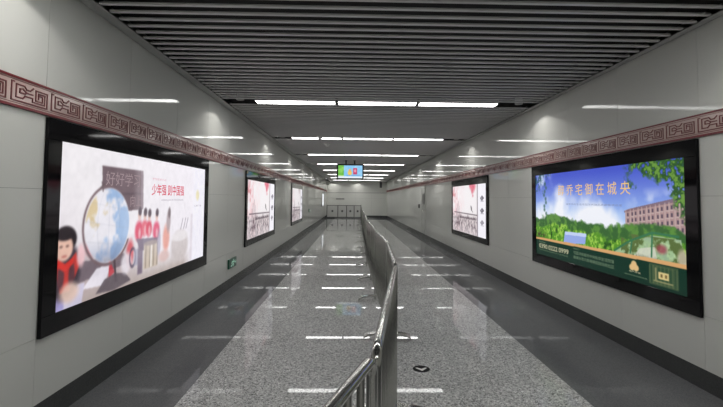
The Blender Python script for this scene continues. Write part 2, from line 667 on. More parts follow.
def picture(c, name, P, m, parent):
    def pl(u, v):
        r = P(u, v)
        return [np.broadcast_to(np.asarray(q, float), u.shape) for q in r]
    return c.mesh(name, pl, m, parent)


# ---- first left: schoolchildren, a globe, red slogan
t, P, place, pw, ph = light_box('L', 3.017, 6.373, 0.626, 2.149,
                                'big black-framed light box on left wall showing a globe and schoolchildren')
c = Canvas(600, 250, pw / ph, (0.95, 0.935, 0.95))
n1, n2, n3 = c.noise(3, 1), c.noise(9, 5), c.noise(24, 9, 3)
c.blend(np.clip((c.u - 0.1) * 1.4, 0, 1) * 0.7, (0.97, 0.95, 0.99))
c.blend(np.clip(1 - c.u * 4, 0, 1) * np.clip(1 - (c.v - .3) * 2, 0, 1) * 0.35, (0.80, 0.74, 0.78))
# room: lower half is dusky furniture and floor
c.blend(np.clip((0.40 - c.v) * 6, 0, 1) * np.clip((0.44 - c.u) * 6, 0, 1) * 0.75, (0.66, 0.58, 0.60))
c.blend(np.clip((0.17 - c.v) * 6, 0, 1) * np.clip((0.85 - c.u) * 12, 0, 1) * 0.9, (0.70, 0.64, 0.62))
# blackboard
c.poly([(0.17, 0.888), (0.405, 0.888), (0.412, 0.575), (0.18, 0.56)], (0.44, 0.37, 0.40))
c.poly([(0.176, 0.70), (0.408, 0.715), (0.409, 0.695), (0.177, 0.68)], (0.35, 0.29, 0.33), 0.6)
c.poly([(0.39, 0.888), (0.405, 0.888), (0.412, 0.575), (0.397, 0.573)], (0.62, 0.56, 0.60), 0.6)
# desk, books
c.poly([(0.04, 0.26), (0.30, 0.25), (0.33, 0.17), (0.04, 0.12)], (0.36, 0.31, 0.35), 0.75)
c.poly([(0.10, 0.08), (0.16, 0.19), (0.23, 0.20), (0.20, 0.06)], (0.92, 0.90, 0.94), 0.95)
c.poly([(0.0, 0.0), (0.05, 0.13), (0.11, 0.12), (0.10, 0.0)], (0.82, 0.80, 0.90), 0.85)
c.rect(0.0, 0.0, 0.03, 0.1, (0.55, 0.52, 0.78), 0.7)
c.poly([(0.22, 0.24), (0.25, 0.13), (0.22, 0.10)], (0.78, 0.20, 0.25), 0.8)
c.ell(0.14, 0.34, 0.030, 0.06, (0.70, 0.25, 0.30), 0.3, 0.8)
c.ell(0.145, 0.40, 0.020, 0.05, (0.62, 0.52, 0.54), 0.3, 0.8)
# child at the left edge
c.ell(0.028, 0.225, 0.062, 0.17, (0.24, 0.20, 0.24), 0.12)
c.poly([(0.0, 0.31), (0.035, 0.26), (0.07, 0.33), (0.085, 0.24), (0.05, 0.10), (0.015, 0.10), (0.0, 0.2)], (0.80, 0.22, 0.20), 0.9)
c.ell(0.016, 0.20, 0.012, 0.08, (0.25, 0.20, 0.24), 0.2, 0.8)
c.ell(0.056, 0.19, 0.012, 0.08, (0.25, 0.20, 0.24), 0.2, 0.8)
c.ell(0.028, 0.415, 0.043, 0.082, (0.13, 0.10, 0.12), 0.08)
c.ell(0.024, 0.365, 0.033, 0.078, (0.90, 0.73, 0.66), 0.10)
c.ell(0.026, 0.445, 0.034, 0.036, (0.13, 0.10, 0.12), 0.15)
c.poly([(0.0, 0.305), (0.03, 0.27), (0.062, 0.305), (0.06, 0.26), (0.03, 0.22), (0.0, 0.26)], (0.82, 0.20, 0.18))
c.ell(0.013, 0.375, 0.006, 0.007, (0.25, 0.15, 0.15), 0.3, .7)
c.ell(0.036, 0.375, 0.006, 0.007, (0.25, 0.15, 0.15), 0.3, .7)
c.ell(0.026, 0.315, 0.010, 0.008, (0.72, 0.40, 0.38), 0.3, .8)
c.ell(0.05, 0.09, 0.035, 0.06, (0.88, 0.76, 0.70), 0.3, 0.9)
c.ell(0.09, 0.30, 0.016, 0.07, (0.94, 0.76, 0.78), 0.3, 0.9)
# globe
gu, gv, ru, rv = 0.213, 0.475, 0.112, 0.262
c.ell(gu, gv, ru, rv, (0.93, 0.92, 0.95), 0.02)
gx, gy = (c.u - gu) / ru, (c.v - gv) / rv
inside = (gx ** 2 + gy ** 2) < 0.97
g1 = c.noise(5, 33)
c.blend(inside * np.clip((gx * 0.7 - gy * 0.05 + (g1 - .5) * 1.9 + .12) * 5, 0, 1) * 0.95, (0.60, 0.72, 0.88))
c.blend(inside * np.clip((c.noise(6, 51) - 0.60) * 14, 0, 1) * np.clip(-gx * 1.6 + .5, 0, 1), (0.86, 0.78, 0.62))
c.blend(inside * np.clip((gx - 0.3) * 1.2, 0, 1) * 0.35, (0.93, 0.95, 1.0))
c.blend(inside * np.clip((-gy - 0.35) * 1.6, 0, 1) * 0.55, (0.42, 0.46, 0.58))
for q in (-0.5, 0.0, 0.5):
    c.blend(inside * np.clip(1 - np.abs(gy - q + 0.15 * gx) * 60, 0, 1) * 0.3, (0.6, 0.62, 0.68))
    c.blend(inside * np.clip(1 - np.abs(gx / np.sqrt(np.maximum(1 - gy ** 2, .02)) - q) * 40, 0, 1) * 0.3, (0.6, 0.62, 0.68))
c.ring(gu, gv, ru * 1.06, rv * 1.06, 0.045, (0.46, 0.38, 0.40), 1, lambda a, b: ((a < 0.02) | (b < -0.12)).astype(float))
c.line((0.165, 0.735), (0.185, 0.765), 0.008, (0.4, 0.34, 0.36))
c.line((0.172, 0.775), (0.178, 0.715), 0.008, (0.4, 0.34, 0.36))
c.line((0.248, 0.21), (0.258, 0.07), 0.016, (0.28, 0.22, 0.25))
c.poly([(0.16, 0.02), (0.20, 0.10), (0.255, 0.12), (0.31, 0.10), (0.345, 0.03), (0.25, 0.0)], (0.36, 0.32, 0.35), 0.9)
# child and crockery right of the globe
c.ell(0.335, 0.24, 0.022, 0.10, (0.84, 0.34, 0.38), 0.3, 0.85)
c.ell(0.315, 0.17, 0.03, 0.08, (0.90, 0.87, 0.90), 0.25, 0.9)
c.ring(0.352, 0.20, 0.018, 0.07, 0.25, (0.32, 0.28, 0.36), 0.8)
c.rect(0.36, 0.13, 0.39, 0.26, (0.60, 0.60, 0.70), 0.6)
# row of children in red, a drum, bundles
for (ku, kv, colr, s) in ((0.388, 0.40, (0.86, 0.24, 0.36), 1.1), (0.425, 0.42, (0.90, 0.36, 0.44), 0.9), (0.456, 0.41, (0.84, 0.22, 0.32), 0.9), (0.512, 0.38, (0.88, 0.28, 0.42), 1.1)):
    c.ell(ku, kv, 0.024 * s, 0.075 * s, colr, 0.25)
    c.ell(ku + 0.004, kv - 0.02, 0.008, 0.04, (0.97, 0.80, 0.82), 0.4, 0.7)
    c.ell(ku + 0.001, kv + 0.12 * s, 0.011, 0.045, (0.90, 0.74, 0.70), 0.2)
    c.ell(ku + 0.003, kv + 0.145 * s, 0.012, 0.035, (0.25, 0.20, 0.24), 0.2)
c.poly([(0.37, 0.34), (0.53, 0.32), (0.50, 0.22), (0.40, 0.24)], (0.40, 0.36, 0.44), 0.85)
c.rect(0.385, 0.05, 0.418, 0.33, (0.44, 0.38, 0.46), 0.85, 0.01)
c.rect(0.425, 0.075, 0.53, 0.285, (0.80, 0.74, 0.68), 1, 0.01)
for q in (0.435, 0.465, 0.492, 0.52):
    c.rect(q, 0.08, q + 0.008, 0.28, (0.52, 0.46, 0.42), 0.6)
c.rect(0.472, 0.08, 0.484, 0.28, (0.96, 0.94, 0.92), 0.8)
c.ell(0.478, 0.285, 0.053, 0.02, (0.62, 0.56, 0.56), 0.2)
c.ell(0.535, 0.27, 0.014, 0.12, (0.62, 0.60, 0.70), 0.3, 0.7)
c.ell(0.595, 0.30, 0.028, 0.12, (0.91, 0.55, 0.48), 0.3, 0.85)
c.ell(0.612, 0.45, 0.018, 0.10, (0.62, 0.54, 0.56), 0.3, 0.85)
c.ell(0.618, 0.53, 0.012, 0.05, (0.34, 0.28, 0.30), 0.3, 0.85)
c.ell(0.725, 0.20, 0.085, 0.15, (0.80, 0.76, 0.76), 0.15, 0.95)
c.ell(0.725, 0.29, 0.08, 0.05, (0.93, 0.91, 0.92), 0.2, 0.9)
c.ell(0.58, 0.14, 0.045, 0.05, (0.86, 0.72, 0.70), 0.3, 0.8)
for q in (0.73, 0.76, 0.785):
    c.line((q, 0.36), (q + 0.02, 0.46), 0.010, (0.50, 0.46, 0.52), 0.8)
c.line((0.775, 0.40), (0.765, 0.62), 0.005, (0.80, 0.76, 0.80), 0.7)
c.rect(0.835, 0.0, 0.86, 0.50, (0.84, 0.80, 0.84), 0.6, 0.02)
c.rect(0.86, 0.0, 1.0, 1.0, (0.96, 0.95, 0.99), 0.9, 0.02)
c.ell(0.91, 0.70, 0.020, 0.055, (0.93, 0.89, 0.72), 0.3, 0.9)
c.blend(np.clip((c.u - 0.34) * 30, 0, 1) * np.clip((0.86 - c.u) * 30, 0, 1) * np.clip((c.v - 0.1) * 6, 0, 1) * 0.22, (0.96, 0.94, 0.96))
c.c = np.clip(c.c + (n2 - 0.5)[..., None] * 0.05 * np.clip(1.1 - c.u, 0, 1)[..., None] + (n3 - 0.5)[..., None] * 0.06, 0, 1)
c.blur(5)
c.c = np.clip(c.c * 0.98 + 0.03, 0, 1)  # white bloom haze mixed into the printed colours
picture(c, 'printed_poster', P, M['print'], t)
text_obj('slogan_lettering', '少年强 则中国强', 0.125, 0.285 * pw, M['ink_red'], t, place(0.467, 0.690), bold=0.012)
text_obj('small_lettering', '梦想成长行动', 0.026, 0.11 * pw, M['ink_pink'], t, place(0.470, 0.822))
text_obj('small_lettering', 'SHAONIANQIANG ZE ZHONGGUOQIANG', 0.022, 0.20 * pw, M['ink_grey'], t, place(0.545, 0.640))
text_obj('sponsor_lettering', '公益广告', 0.024, 0.085 * pw, M['ink_grey'], t, place(0.872, 0.575))
text_obj('chalk_lettering', '好好学习', 0.125, 0.195 * pw, M['ink_board'], t, place(0.188, 0.755))
text_obj('chalk_lettering', '向上', 0.110, 0.070 * pw, M['ink_board'], t, place(0.325, 0.60))

# ---- first right: estate advertisement
t, P, place, pw, ph = light_box('R', 3.643, 7.058, 0.612, 2.149,
                                'big black-framed light box on right wall with blue sky and green housing estate')
c = Canvas(600, 250, pw / ph)
v, u = c.v, c.u
top, mid = np.array((0.27, 0.34, 0.80)), np.array((0.62, 0.75, 0.96))
k = np.clip((v - 0.55) / 0.42, 0, 1)[..., None]
c.c = mid * (1 - k) + top * k
cl = c.noise(3, 71)
c.blend(np.clip((0.74 - v) * 4 + (cl - 0.5) * 2 - (np.abs(u - 0.30) - 0.25) * 1.2, 0, 1), (0.96, 0.97, 1.0))
c.blend(np.clip((c.noise(4, 83) - .52) * 6, 0, 1) * np.clip((0.80 - v) * 6, 0, 1) * np.clip((u - 0.72) * 8, 0, 1), (0.93, 0.95, 1.0))
c.blend(np.clip((cl - .45) * 7, 0, 1) * np.clip((0.2 - u) * 8, 0, 1) * 0.8 * np.clip((v - .75) * 8, 0, 1), (0.92, 0.96, 1.0))
# apartment blocks
c.poly([(0.727, 0.60), (0.76, 0.62), (0.80, 0.625), (0.86, 0.655), (0.92, 0.66), (1.0, 0.71), (1.0, 0.40), (0.727, 0.42)], (0.68, 0.56, 0.56))
c.poly([(0.722, 0.595), (0.78, 0.628), (0.86, 0.662), (1.0, 0.722), (1.0, 0.69), (0.86, 0.635), (0.78, 0.607), (0.722, 0.58)], (0.50, 0.40, 0.44), 0.9)
for i in range(13):
    uu = 0.738 + i * 0.0205 + 0.003 * (i % 2)
    topv = 0.60 + (uu - 0.73) * 0.36
    c.rect(uu - 0.009, 0.42, uu - 0.005, topv, (0.82, 0.74, 0.72), 0.7)
    for r in range(4):
        vv = topv - 0.055 - r * (0.052 + (uu - 0.73) * 0.03)
        c.rect(uu, vv, uu + 0.007, vv + 0.030, (0.26, 0.22, 0.30), 0.9)
        c.rect(uu - 0.003, vv - 0.010, uu + 0.010, vv - 0.003, (0.84, 0.76, 0.74), 0.8)
# tree belts
f1, f2 = c.noise(14, 101, 4), c.noise(42, 131, 3)
hill = 0.36 + 0.12 * c.noise(4, 141) + 0.05 * f1 + 0.02 * np.sin(u * 9)
belt = np.clip((hill + 0.04 - v) * 40, 0, 1)
c.blend(belt, (0.22, 0.40, 0.20))
c.blend(belt * np.clip((f1 - 0.45) * 6, 0, 1), (0.36, 0.56, 0.24))
front = np.clip((hill - 0.07 - v + 0.05 * (c.noise(8, 171) - .5)) * 40, 0, 1)
c.blend(front, (0.34, 0.58, 0.16))
c.blend(front * np.clip((f2 - 0.48) * 8, 0, 1), (0.62, 0.80, 0.32))
c.blend(front * np.clip((0.42 - f1) * 8, 0, 1), (0.16, 0.34, 0.12))
c.blend(np.clip((0.36 - v + 0.12 * (f1 - .5) - np.abs(u - 0.06) * 1.6) * 12, 0, 1) * np.clip((f2 - .4) * 5, 0, 1), (0.22, 0.22, 0.16))
# pale pool roof, glass arch, planting
c.poly([(0.285, 0.20), (0.30, 0.335), (0.475, 0.345), (0.465, 0.235)], (0.60, 0.68, 0.92))
c.poly([(0.30, 0.30), (0.30, 0.335), (0.475, 0.345), (0.475, 0.31)], (0.78, 0.84, 0.98))
c.poly([(0.66, 0.22), (0.74, 0.32), (0.86, 0.41), (0.98, 0.40), (1.0, 0.20)], (0.74, 0.82, 0.72), 0.75)
c.blend(np.clip((f1 - 0.5) * 9, 0, 1) * (u > 0.70) * (v < 0.40) * (v > 0.19), (0.36, 0.44, 0.24))
c.poly([(0.76, 0.20), (0.80, 0.29), (0.87, 0.32), (0.88, 0.22)], (0.88, 0.86, 0.82), 0.7)
for a, b in (((0.66, 0.23), (0.75, 0.34)), ((0.75, 0.34), (0.86, 0.43)), ((0.86, 0.43), (0.97, 0.42)), ((0.86, 0.43), (0.855, 0.24)), ((0.76, 0.34), (0.75, 0.24))):
    c.line(a, b, 0.012, (0.22, 0.46, 0.32))
c.ell(0.90, 0.31, 0.022, 0.035, (0.62, 0.26, 0.32), 0.4, 0.8)
c.ell(0.985, 0.26, 0.02, 0.07, (0.80, 0.74, 0.66), 0.3, 0.8)
c.blend(np.clip((0.26 - v + 0.1 * (f1 - .5)) * 12, 0, 1) * (u > 0.66) * (u < 0.96) * np.clip((f2 - .42) * 6, 0, 1) * 0.8, (0.22, 0.26, 0.18))
# foliage hanging in at the corners
f3, f4 = c.noise(9, 191, 4), c.noise(34, 211, 3)
edge = 0.80 + 0.10 * np.sin((u - 0.7) * 14) - np.clip((u - 0.88) * 2.6, 0, 1) * 0.55
leaf = np.clip((v - edge + (f3 - 0.5) * 0.35) * 18, 0, 1) * np.clip((u - 0.735 + (f3 - .5) * .1) * 25, 0, 1)
c.blend(leaf * np.clip((f4 - 0.30) * 10, 0, 1), (0.14, 0.32, 0.12))
c.blend(leaf * np.clip((f4 - 0.52) * 9, 0, 1), (0.42, 0.60, 0.24))
lf = np.clip((0.14 - u + (f3 - 0.5) * 0.18) * 18, 0, 1) * np.clip((v - 0.80 + (f4 - .5) * .3) * 8, 0, 1) * np.clip((f4 - .42) * 9, 0, 1)
c.blend(lf, (0.20, 0.36, 0.42))
for q in range(9):
    c.ell(0.105 + 0.012 * math.sin(q * 1.7), 0.88 - q * 0.045, 0.010, 0.022, (0.22, 0.38, 0.34), 0.4, 0.75)
# green caption strip
c.poly([(-.01, 0.195), (1.01, 0.205), (1.01, -.01), (-.01, -.01)], (0.06, 0.20, 0.15))
c.poly([(-.01, 0.185), (1.01, 0.195), (1.01, 0.228), (-.01, 0.212)], (0.86, 0.66, 0.44))
c.blend(np.clip((0.05 - v) * 14, 0, 1) * 0.6, (0.05, 0.14, 0.11))
c.blend(np.clip((0.015 - np.abs(u - 0.353)) * 0, 0, 1), (0, 0, 0))
for q in (0.0, 2.1, 4.2):
    c.ell(0.768 + 0.012 * math.cos(q + 1.57), 0.128 + 0.020 * math.sin(q + 1.57), 0.014, 0.028, (0.88, 0.74, 0.52), 0.2)
# ornamental seal
for (a, b, al) in ((0.048, 0.070, 0.9), (0.062, 0.082, 0.5)):
    c.rect(0.905 - a, 0.105 - b, 0.905 + a, 0.105 + b, (0.40, 0.44, 0.30), al)
    c.rect(0.905 - a + .006, 0.105 - b + .014, 0.905 + a - .006, 0.105 + b - .014, (0.10, 0.24, 0.17), al)
for q in range(8):
    c.rect(0.842 + q * 0.0165, 0.03, 0.848 + q * 0.0165, 0.175, (0.42, 0.46, 0.32), 0.5)
c.rect(0.884, 0.078, 0.928, 0.132, (0.86, 0.78, 0.54), 1)
for q in (0.893, 0.912):
    c.rect(q, 0.092, q + 0.009, 0.118, (0.42, 0.34, 0.20), 0.9)
c.rect(0.868, 0.060, 0.876, 0.160, (0.62, 0.60, 0.42), 0.8)
c.rect(0.862, 0.05, 0.945, 0.062, (0.62, 0.60, 0.42), 0.8)
c.blur(1)
picture(c, 'printed_poster', P, M['print'], t)
text_obj('headline_lettering', '醇 乔 宅 御 在 城 央', 0.150, 0.515 * pw, M['ink_gold'], t, place(0.243, 0.738))
text_obj('small_lettering', '城市中央生活花园洋房臻品典藏敬请品鉴', 0.026, 0.40 * pw, M['ink_slate'], t, place(0.313, 0.632))
for k, part in enumerate(('0390', '0222', '0999')):
    text_obj('phone_number', part, 0.070, 0.090 * pw, M['ink_cream'], t, place(0.035 + 0.1025 * k, 0.083), bold=0.012)
text_obj('small_lettering', '贵宾专线', 0.022, 0.07 * pw, M['ink_dim'], t, place(0.035, 0.150))
text_obj('small_lettering', '项目地址位于城市中央大道交汇处', 0.018, 0.29 * pw, M['ink_dim'], t, place(0.035, 0.055))
text_obj('caption_lettering', '项目简介', 0.022, 0.05 * pw, M['ink_dim'], t, place(0.372, 0.158))
text_obj('caption_lettering', '花园洋房城市中央私享生活院落', 0.042, 0.285 * pw, M['ink_dim'], t, place(0.374, 0.108))
text_obj('caption_lettering', '醇美大宅六层电梯花园洋房社区', 0.042, 0.285 * pw, M['ink_dim'], t, place(0.374, 0.060))
text_obj('small_lettering', '地产开发', 0.018, 0.06 * pw, M['ink_cream'], t, place(0.742, 0.075))
text_obj('small_lettering', '城市中央花园洋房', 0.014, 0.115 * pw, M['ink_dim'], t, place(0.718, 0.045))


# ---- ink-wash village posters
def ink_poster(seed, warm, colour):
    c = Canvas(420, 180, 3.0 / 1.25, (0.97, 0.95, 0.96))
    u, v = c.u, c.v
    a, b, d = c.noise(4, seed), c.noise(10, seed + 3), c.noise(26, seed + 7, 3)
    c.blend(np.clip(1 - np.abs(u - 0.12) * 3, 0, 1) * np.clip((a - .35) * 2, 0, 1) * warm, (0.95, 0.78, 0.80))
    c.blend(np.clip((0.45 - v) * 5, 0, 1) * np.clip((u < 0.79) * 1.0, 0, 1) * 0.55, (0.80, 0.73, 0.74))
    low = np.clip((0.40 - v + (a - .5) * .12) * 12, 0, 1) * (u < 0.79)
    c.blend(low * np.clip((b - 0.45) * 5, 0, 1) * 0.85, (0.50, 0.44, 0.47))
    c.blend(low * np.clip((d - 0.55) * 7, 0, 1) * 0.45, (0.30, 0.26, 0.29))
    c.blend(low * np.clip((0.36 - d) * 7, 0, 1) * 0.4, (0.95, 0.92, 0.93))
    c.blend(np.clip((0.16 - v) * 10, 0, 1) * (u < .79) * np.clip((b - .4) * 4, 0, 1) * .6, (0.90, 0.86, 0.87))
    # roofs, wall line
    c.line((0.06, 0.42), (0.79, 0.40), 0.012, (0.34, 0.29, 0.32), 0.9)
    for q in range(6):
        x = 0.28 + q * 0.085
        c.poly([(x - .045, 0.30), (x - .02, 0.345), (x + .03, 0.345), (x + .05, 0.30)], (0.36, 0.31, 0.34), 0.7)
        c.rect(x - .03, 0.22, x + .035, 0.30, (0.84, 0.79, 0.80), 0.7)
        c.rect(x - .01, 0.23, x + .008, 0.28, (0.34, 0.30, 0.32), 0.7)
    # bare trees / masts at the left
    for x, h, w in ((0.16, 0.60, 0.016), (0.20, 0.66, 0.012), (0.24, 0.56, 0.010), (0.13, 0.50, 0.012)):
        c.line((x, 0.10), (x + .01, h), w, (0.45, 0.38, 0.42), 0.75)
    c.blend(np.clip((0.09 - np.abs(u - 0.19)) * 18, 0, 1) * np.clip((0.52 - v) * 6, 0, 1) * np.clip((b - .42) * 5, 0, 1) * .8, (0.42, 0.35, 0.38))
    c.blend(np.clip((b - .50) * 7, 0, 1) * np.clip((0.15 - np.abs(u - 0.05)) * 9, 0, 1) * np.clip((0.35 - np.abs(v - 0.72)) * 4, 0, 1) * 0.8 * warm, (0.86, 0.52, 0.56))
    # red lantern blossom at the top
    for x, y, r in ((0.63, 0.97, 0.05), (0.67, 0.93, 0.05), (0.70, 0.98, 0.045), (0.65, 0.86, 0.030), (0.665, 0.78, 0.018), (0.59, 0.99, .03)):
        c.ell(x, y, r, r * 1.5, colour, 0.5, 0.55 * (0.4 + 0.6 * warm))
    # bird
    c.ell(0.625, 0.52, 0.014, 0.040, (0.30, 0.26, 0.29), 0.3, 0.95, 0.4)
    c.ell(0.612, 0.56, 0.010, 0.022, (0.30, 0.26, 0.29), 0.3, 0.9)
    c.line((0.635, 0.49), (0.665, 0.45), 0.010, (0.30, 0.26, 0.29), 0.9)
    c.rect(0.775, 0.0, 0.802, 1.0, (0.55, 0.50, 0.53), 0.85)
    c.rect(0.80, 0.0, 1.0, 1.0, (0.98, 0.97, 1.0))
    for y, al in ((0.728, 0.95), (0.496, 0.95), (0.272, 0.6)):
        c.poly([(0.855, y), (0.905, y + .055), (0.955, y + .005), (0.90, y - .045)], (0.34, 0.32, 0.37), al)
        c.rect(0.868, y - 0.058, 0.945, y - 0.044, (0.55, 0.52, 0.58), 0.8 * al)
        c.ell(0.90, y + .004, 0.012, 0.015, (0.78, 0.75, 0.80), 0.4, al)
    return c.blur(3)


RED = (0.86, 0.30, 0.40)
t, P, place, pw, ph = light_box('L', 8.656, 11.933, 0.616, 2.149, 'middle light box of left wall, pale ink-wash village poster with pink blossom', 0.175, 0.13, 0.13)
picture(ink_poster(301, 1.0, RED), 'printed_poster', P, M['print'], t)
t, P, place, pw, ph = light_box('R', 9.373, 12.766, 0.606, 2.149, 'farther light box of right wall, ink-wash village poster beside white strip', 0.175, 0.13, 0.13)
picture(ink_poster(301, 1.0, RED), 'printed_poster', P, M['print'], t)
t, P, place, pw, ph = light_box('L', 15.249, 18.577, 0.628, 2.149, 'third light box along left wall, greyer ink-wash poster, seen at a slant', 0.175, 0.13, 0.13)
picture(ink_poster(401, 0.15, (0.6, 0.5, 0.52)), 'printed_poster', P, M['print_dim'], t)
t, P, place, pw, ph = light_box('L', 31.0, 32.8, 1.02, 2.02, 'farthest light box on left wall, a thin bright white sliver near the end wall', 0.06, 0.06, 0.06)
c = Canvas(120, 50, 3.0, (0.97, 0.98, 1.0))
c.blend(np.clip((c.noise(5, 77) - .5) * 4, 0, 1) * 0.25, (0.75, 0.80, 0.86))
picture(c, 'printed_poster', P, M['print'], t)

# ================================================================== HANGING MONITOR
TY = 16.9
t = thing('hanging_monitor', (-0.06, TY, ZC), 'flat television hung from the ceiling by two rods over the barrier line', 'television')
w2, zt, zb_ = 0.53, 2.965 - ZC, 2.355 - ZC
mb = MB()
mb.box(-w2, w2, 0.0, 0.075, zb_, zt)
mb.box(-w2, w2, -0.018, 0, zt - 0.055, zt)
mb.box(-w2, w2, -0.018, 0, zb_, zb_ + 0.055)
mb.box(-w2, -w2 + 0.055, -0.018, 0, zb_ + 0.055, zt - 0.055)
mb.box(w2 - 0.055, w2, -0.018, 0, zb_ + 0.055, zt - 0.055)
mb.build('casing', M['blackm'], t, bevel=0.006)
for x in (-0.17, 0.17):
    MB().box(x - 0.028, x + 0.028, 0.02, 0.06, zt, 0.0).box(x - 0.05, x + 0.05, 0.0, 0.08, -0.012, 0.0).build('mounting_rod', M['blackm'], t)
c = Canvas(200, 112, 1.78, (0.55, 0.80, 0.97))
c.blend(np.clip((c.noise(4, 5) - .5) * 4, 0, 1) * 0.4, (0.80, 0.93, 1.0))
c.rect(0, 0, 0.235, 1, (0.42, 0.74, 0.26))
c.blend(np.clip((c.noise(5, 8) - .45) * 5, 0, 1) * (c.u < 0.235) * 0.8, (0.62, 0.86, 0.42))
c.rect(0, 0, 1, 0.14, (0.93, 0.97, 1.0))
c.rect(0, 0.14, 0.235, 0.2, (0.80, 0.92, 0.70))
c.ell(0.48, 0.42, 0.085, 0.20, (0.97, 0.80, 0.40), 0.12)
c.ell(0.48, 0.62, 0.050, 0.12, (0.97, 0.72, 0.42), 0.12)
c.rect(0.62, 0.30, 0.78, 0.80, (0.80, 0.26, 0.42), 1, 0.02)
c.ell(0.70, 0.58, 0.045, 0.13, (0.96, 0.62, 0.70), 0.15)
c.rect(0.36, 0.21, 0.90, 0.25, (0.42, 0.55, 0.78), 0.8)
c.mesh('screen', lambda u, v: [-w2 + 0.055 + u * (2 * w2 - 0.110), np.full_like(u, -0.004), zb_ + 0.055 + v * (zt - zb_ - 0.110)], M['screen'], t)

# ================================================================== CEILING BITS
def detector(x, y, r, label):
    t = thing('smoke_detector', (x, y, ZC), label, 'smoke detector')
    MB().lathe([(r, 0.0), (r, -0.022), (r * 0.92, -0.03)], 0, 0).build('base_plate', M['white_plastic'], t)
    MB().lathe([(r * 0.62, -0.03), (r * 0.58, -0.06), (r * 0.40, -0.085), (r * 0.2, -0.09)], 0, 0).build('sensor_head', M['white_plastic'], t)


detector(-0.77, 10.3, 0.095, 'white round ceiling detector just before the second row of lights')
detector(-0.68, 11.75, 0.080, 'white round ceiling detector just beyond the second row of lights')
detector(0.86, 33.0, 0.12, 'small far white ceiling detector right of the television, near end wall')

t = thing('hanging_sign', (2.28, 33.6, ZC), 'dark narrow sign hanging from ceiling near right end of corridor', 'sign')
MB().box(-0.09, 0.09, -0.03, 0.03, 2.48 - ZC, 2.92 - ZC).build('sign_plate', M['grey_sign'], t, bevel=0.005)
MB().tube([(0, 0, 2.92 - ZC), (0, 0, 0)], 0.012).build('hanger_rod', M['grey_sign'], t)

t = thing('security_camera', (XL, 30.8, 2.90), 'dark security camera bracketed high on left wall near end of corridor', 'camera')
MB().tube([(-0.004, 0, 0), (0.10, 0, 0), (0.30, -0.02, 0.06)], 0.018).box(0.0005, 0.012, -0.05, 0.05, -0.06, 0.06).build('bracket', M['grey_sign'], t)
MB().tube([(0.26, 0.02, 0.10), (0.58, -0.10, -0.10)], 0.055, 12).build('camera_body', M['grey_sign'], t)

# ================================================================== LOW EXIT SIGNS, WALL FIXTURES
def exit_sign(y0, y1, z0, z1, label):
    t = thing('exit_sign', (XL, (y0 + y1) / 2, z0), label, 'exit sign', 'low green exit signs on the left wall')
    w, h = y1 - y0, z1 - z0
    MB().box(0.002, 0.028, -w / 2, w / 2, 0, h).build('sign_plate', M['sign_green'], t, bevel=0.004)

    def put(u, v, d): return (0.029 + d, -w / 2 + u * w, v * h)
    mb = MB()
    # running figure
    for p in ([(0.52, 0.66), (0.46, 0.42)], [(0.52, 0.64), (0.64, 0.56), (0.70, 0.66)], [(0.50, 0.62), (0.38, 0.64), (0.32, 0.50)],
              [(0.46, 0.42), (0.58, 0.34), (0.56, 0.16)], [(0.46, 0.42), (0.40, 0.26), (0.26, 0.24)]):
        q = [(a * w, b * h) for a, b in p]
        stroke(mb, q, 0.026, lambda a, b, d: put(a / w, b / h, d), 0, 0.0015)
    n = 12
    cv = [put(0.55 + 0.045 * math.cos(k * 2 * math.pi / n), 0.80 + 0.10 * math.sin(k * 2 * math.pi / n), 0.0015) for k in range(n)]
    mb.add(cv, [list(range(n))])
    mb.build('running_figure', M['sign_white'], t)
    mb = MB()
    stroke(mb, [(0.74 * w, 0.5 * h), (0.90 * w, 0.5 * h)], 0.018, lambda a, b, d: put(a / w, b / h, d), 0, 0.0015)
    stroke(mb, [(0.85 * w, 0.66 * h), (0.92 * w, 0.5 * h), (0.85 * w, 0.34 * h)], 0.016, lambda a, b, d: put(a / w, b / h, d), 0, 0.0015)
    mb.build('arrow', M['sign_white'], t)
    return t


exit_sign(7.55, 8.03, 0.36, 0.525, 'small green exit sign low on left wall between the first two light boxes')
exit_sign(21.6, 22.05, 0.92, 1.07, 'tiny dark exit sign on far left wall beyond the third light box')

# service door with a dark panel on the right wall
mb = MB()
mb.box(XR - 0.012, XR + 0.0, 17.45, 18.50, SK + 0.002, 2.05, 0)
d1 = struct(mb.build('door_1', M['door_grey'], None, bevel=0.003))
mb = MB()
for (a, b, z0, z1) in ((17.41, 17.45, SK + .002, 2.09), (18.50, 18.54, SK + .002, 2.09), (17.45, 18.50, 2.05, 2.09)):
    mb.box(XR - 0.022, XR - 0.002, a, b, z0, z1)
mb.build('door_frame', M['door_grey'], d1)
MB().box(XR - 0.026, XR - 0.012, 17.62, 18.10, 1.40, 1.84).build('sign_plate', M['grey_sign'], d1)
MB().tube([(XR - 0.012, 17.60, 1.12), (XR - 0.06, 17.60, 1.12), (XR - 0.06, 17.74, 1.12)], 0.011).build('door_handle', M['steel'], d1)
t = thing('alarm_button', (XR, 19.05, 1.22), 'small dark alarm button box on right wall just beyond service door', 'alarm')
MB().box(-0.045, 0.004, -0.08, 0.08, 0, 0.17).build('box', M['darksteel'], t, bevel=0.006)
MB().box(-0.052, -0.045, -0.04, 0.04, 0.05, 0.12).build('button', M['grey_sign'], t)

# nameplate on the end wall
t = thing('wall_sign', (-0.98, Y1, 1.54), 'long thin dark nameplate on end wall above the gate', 'sign')
MB().box(-0.36, 0.36, -0.025, -0.001, 0, 0.085).build('sign_plate', M['grey_sign'], t)

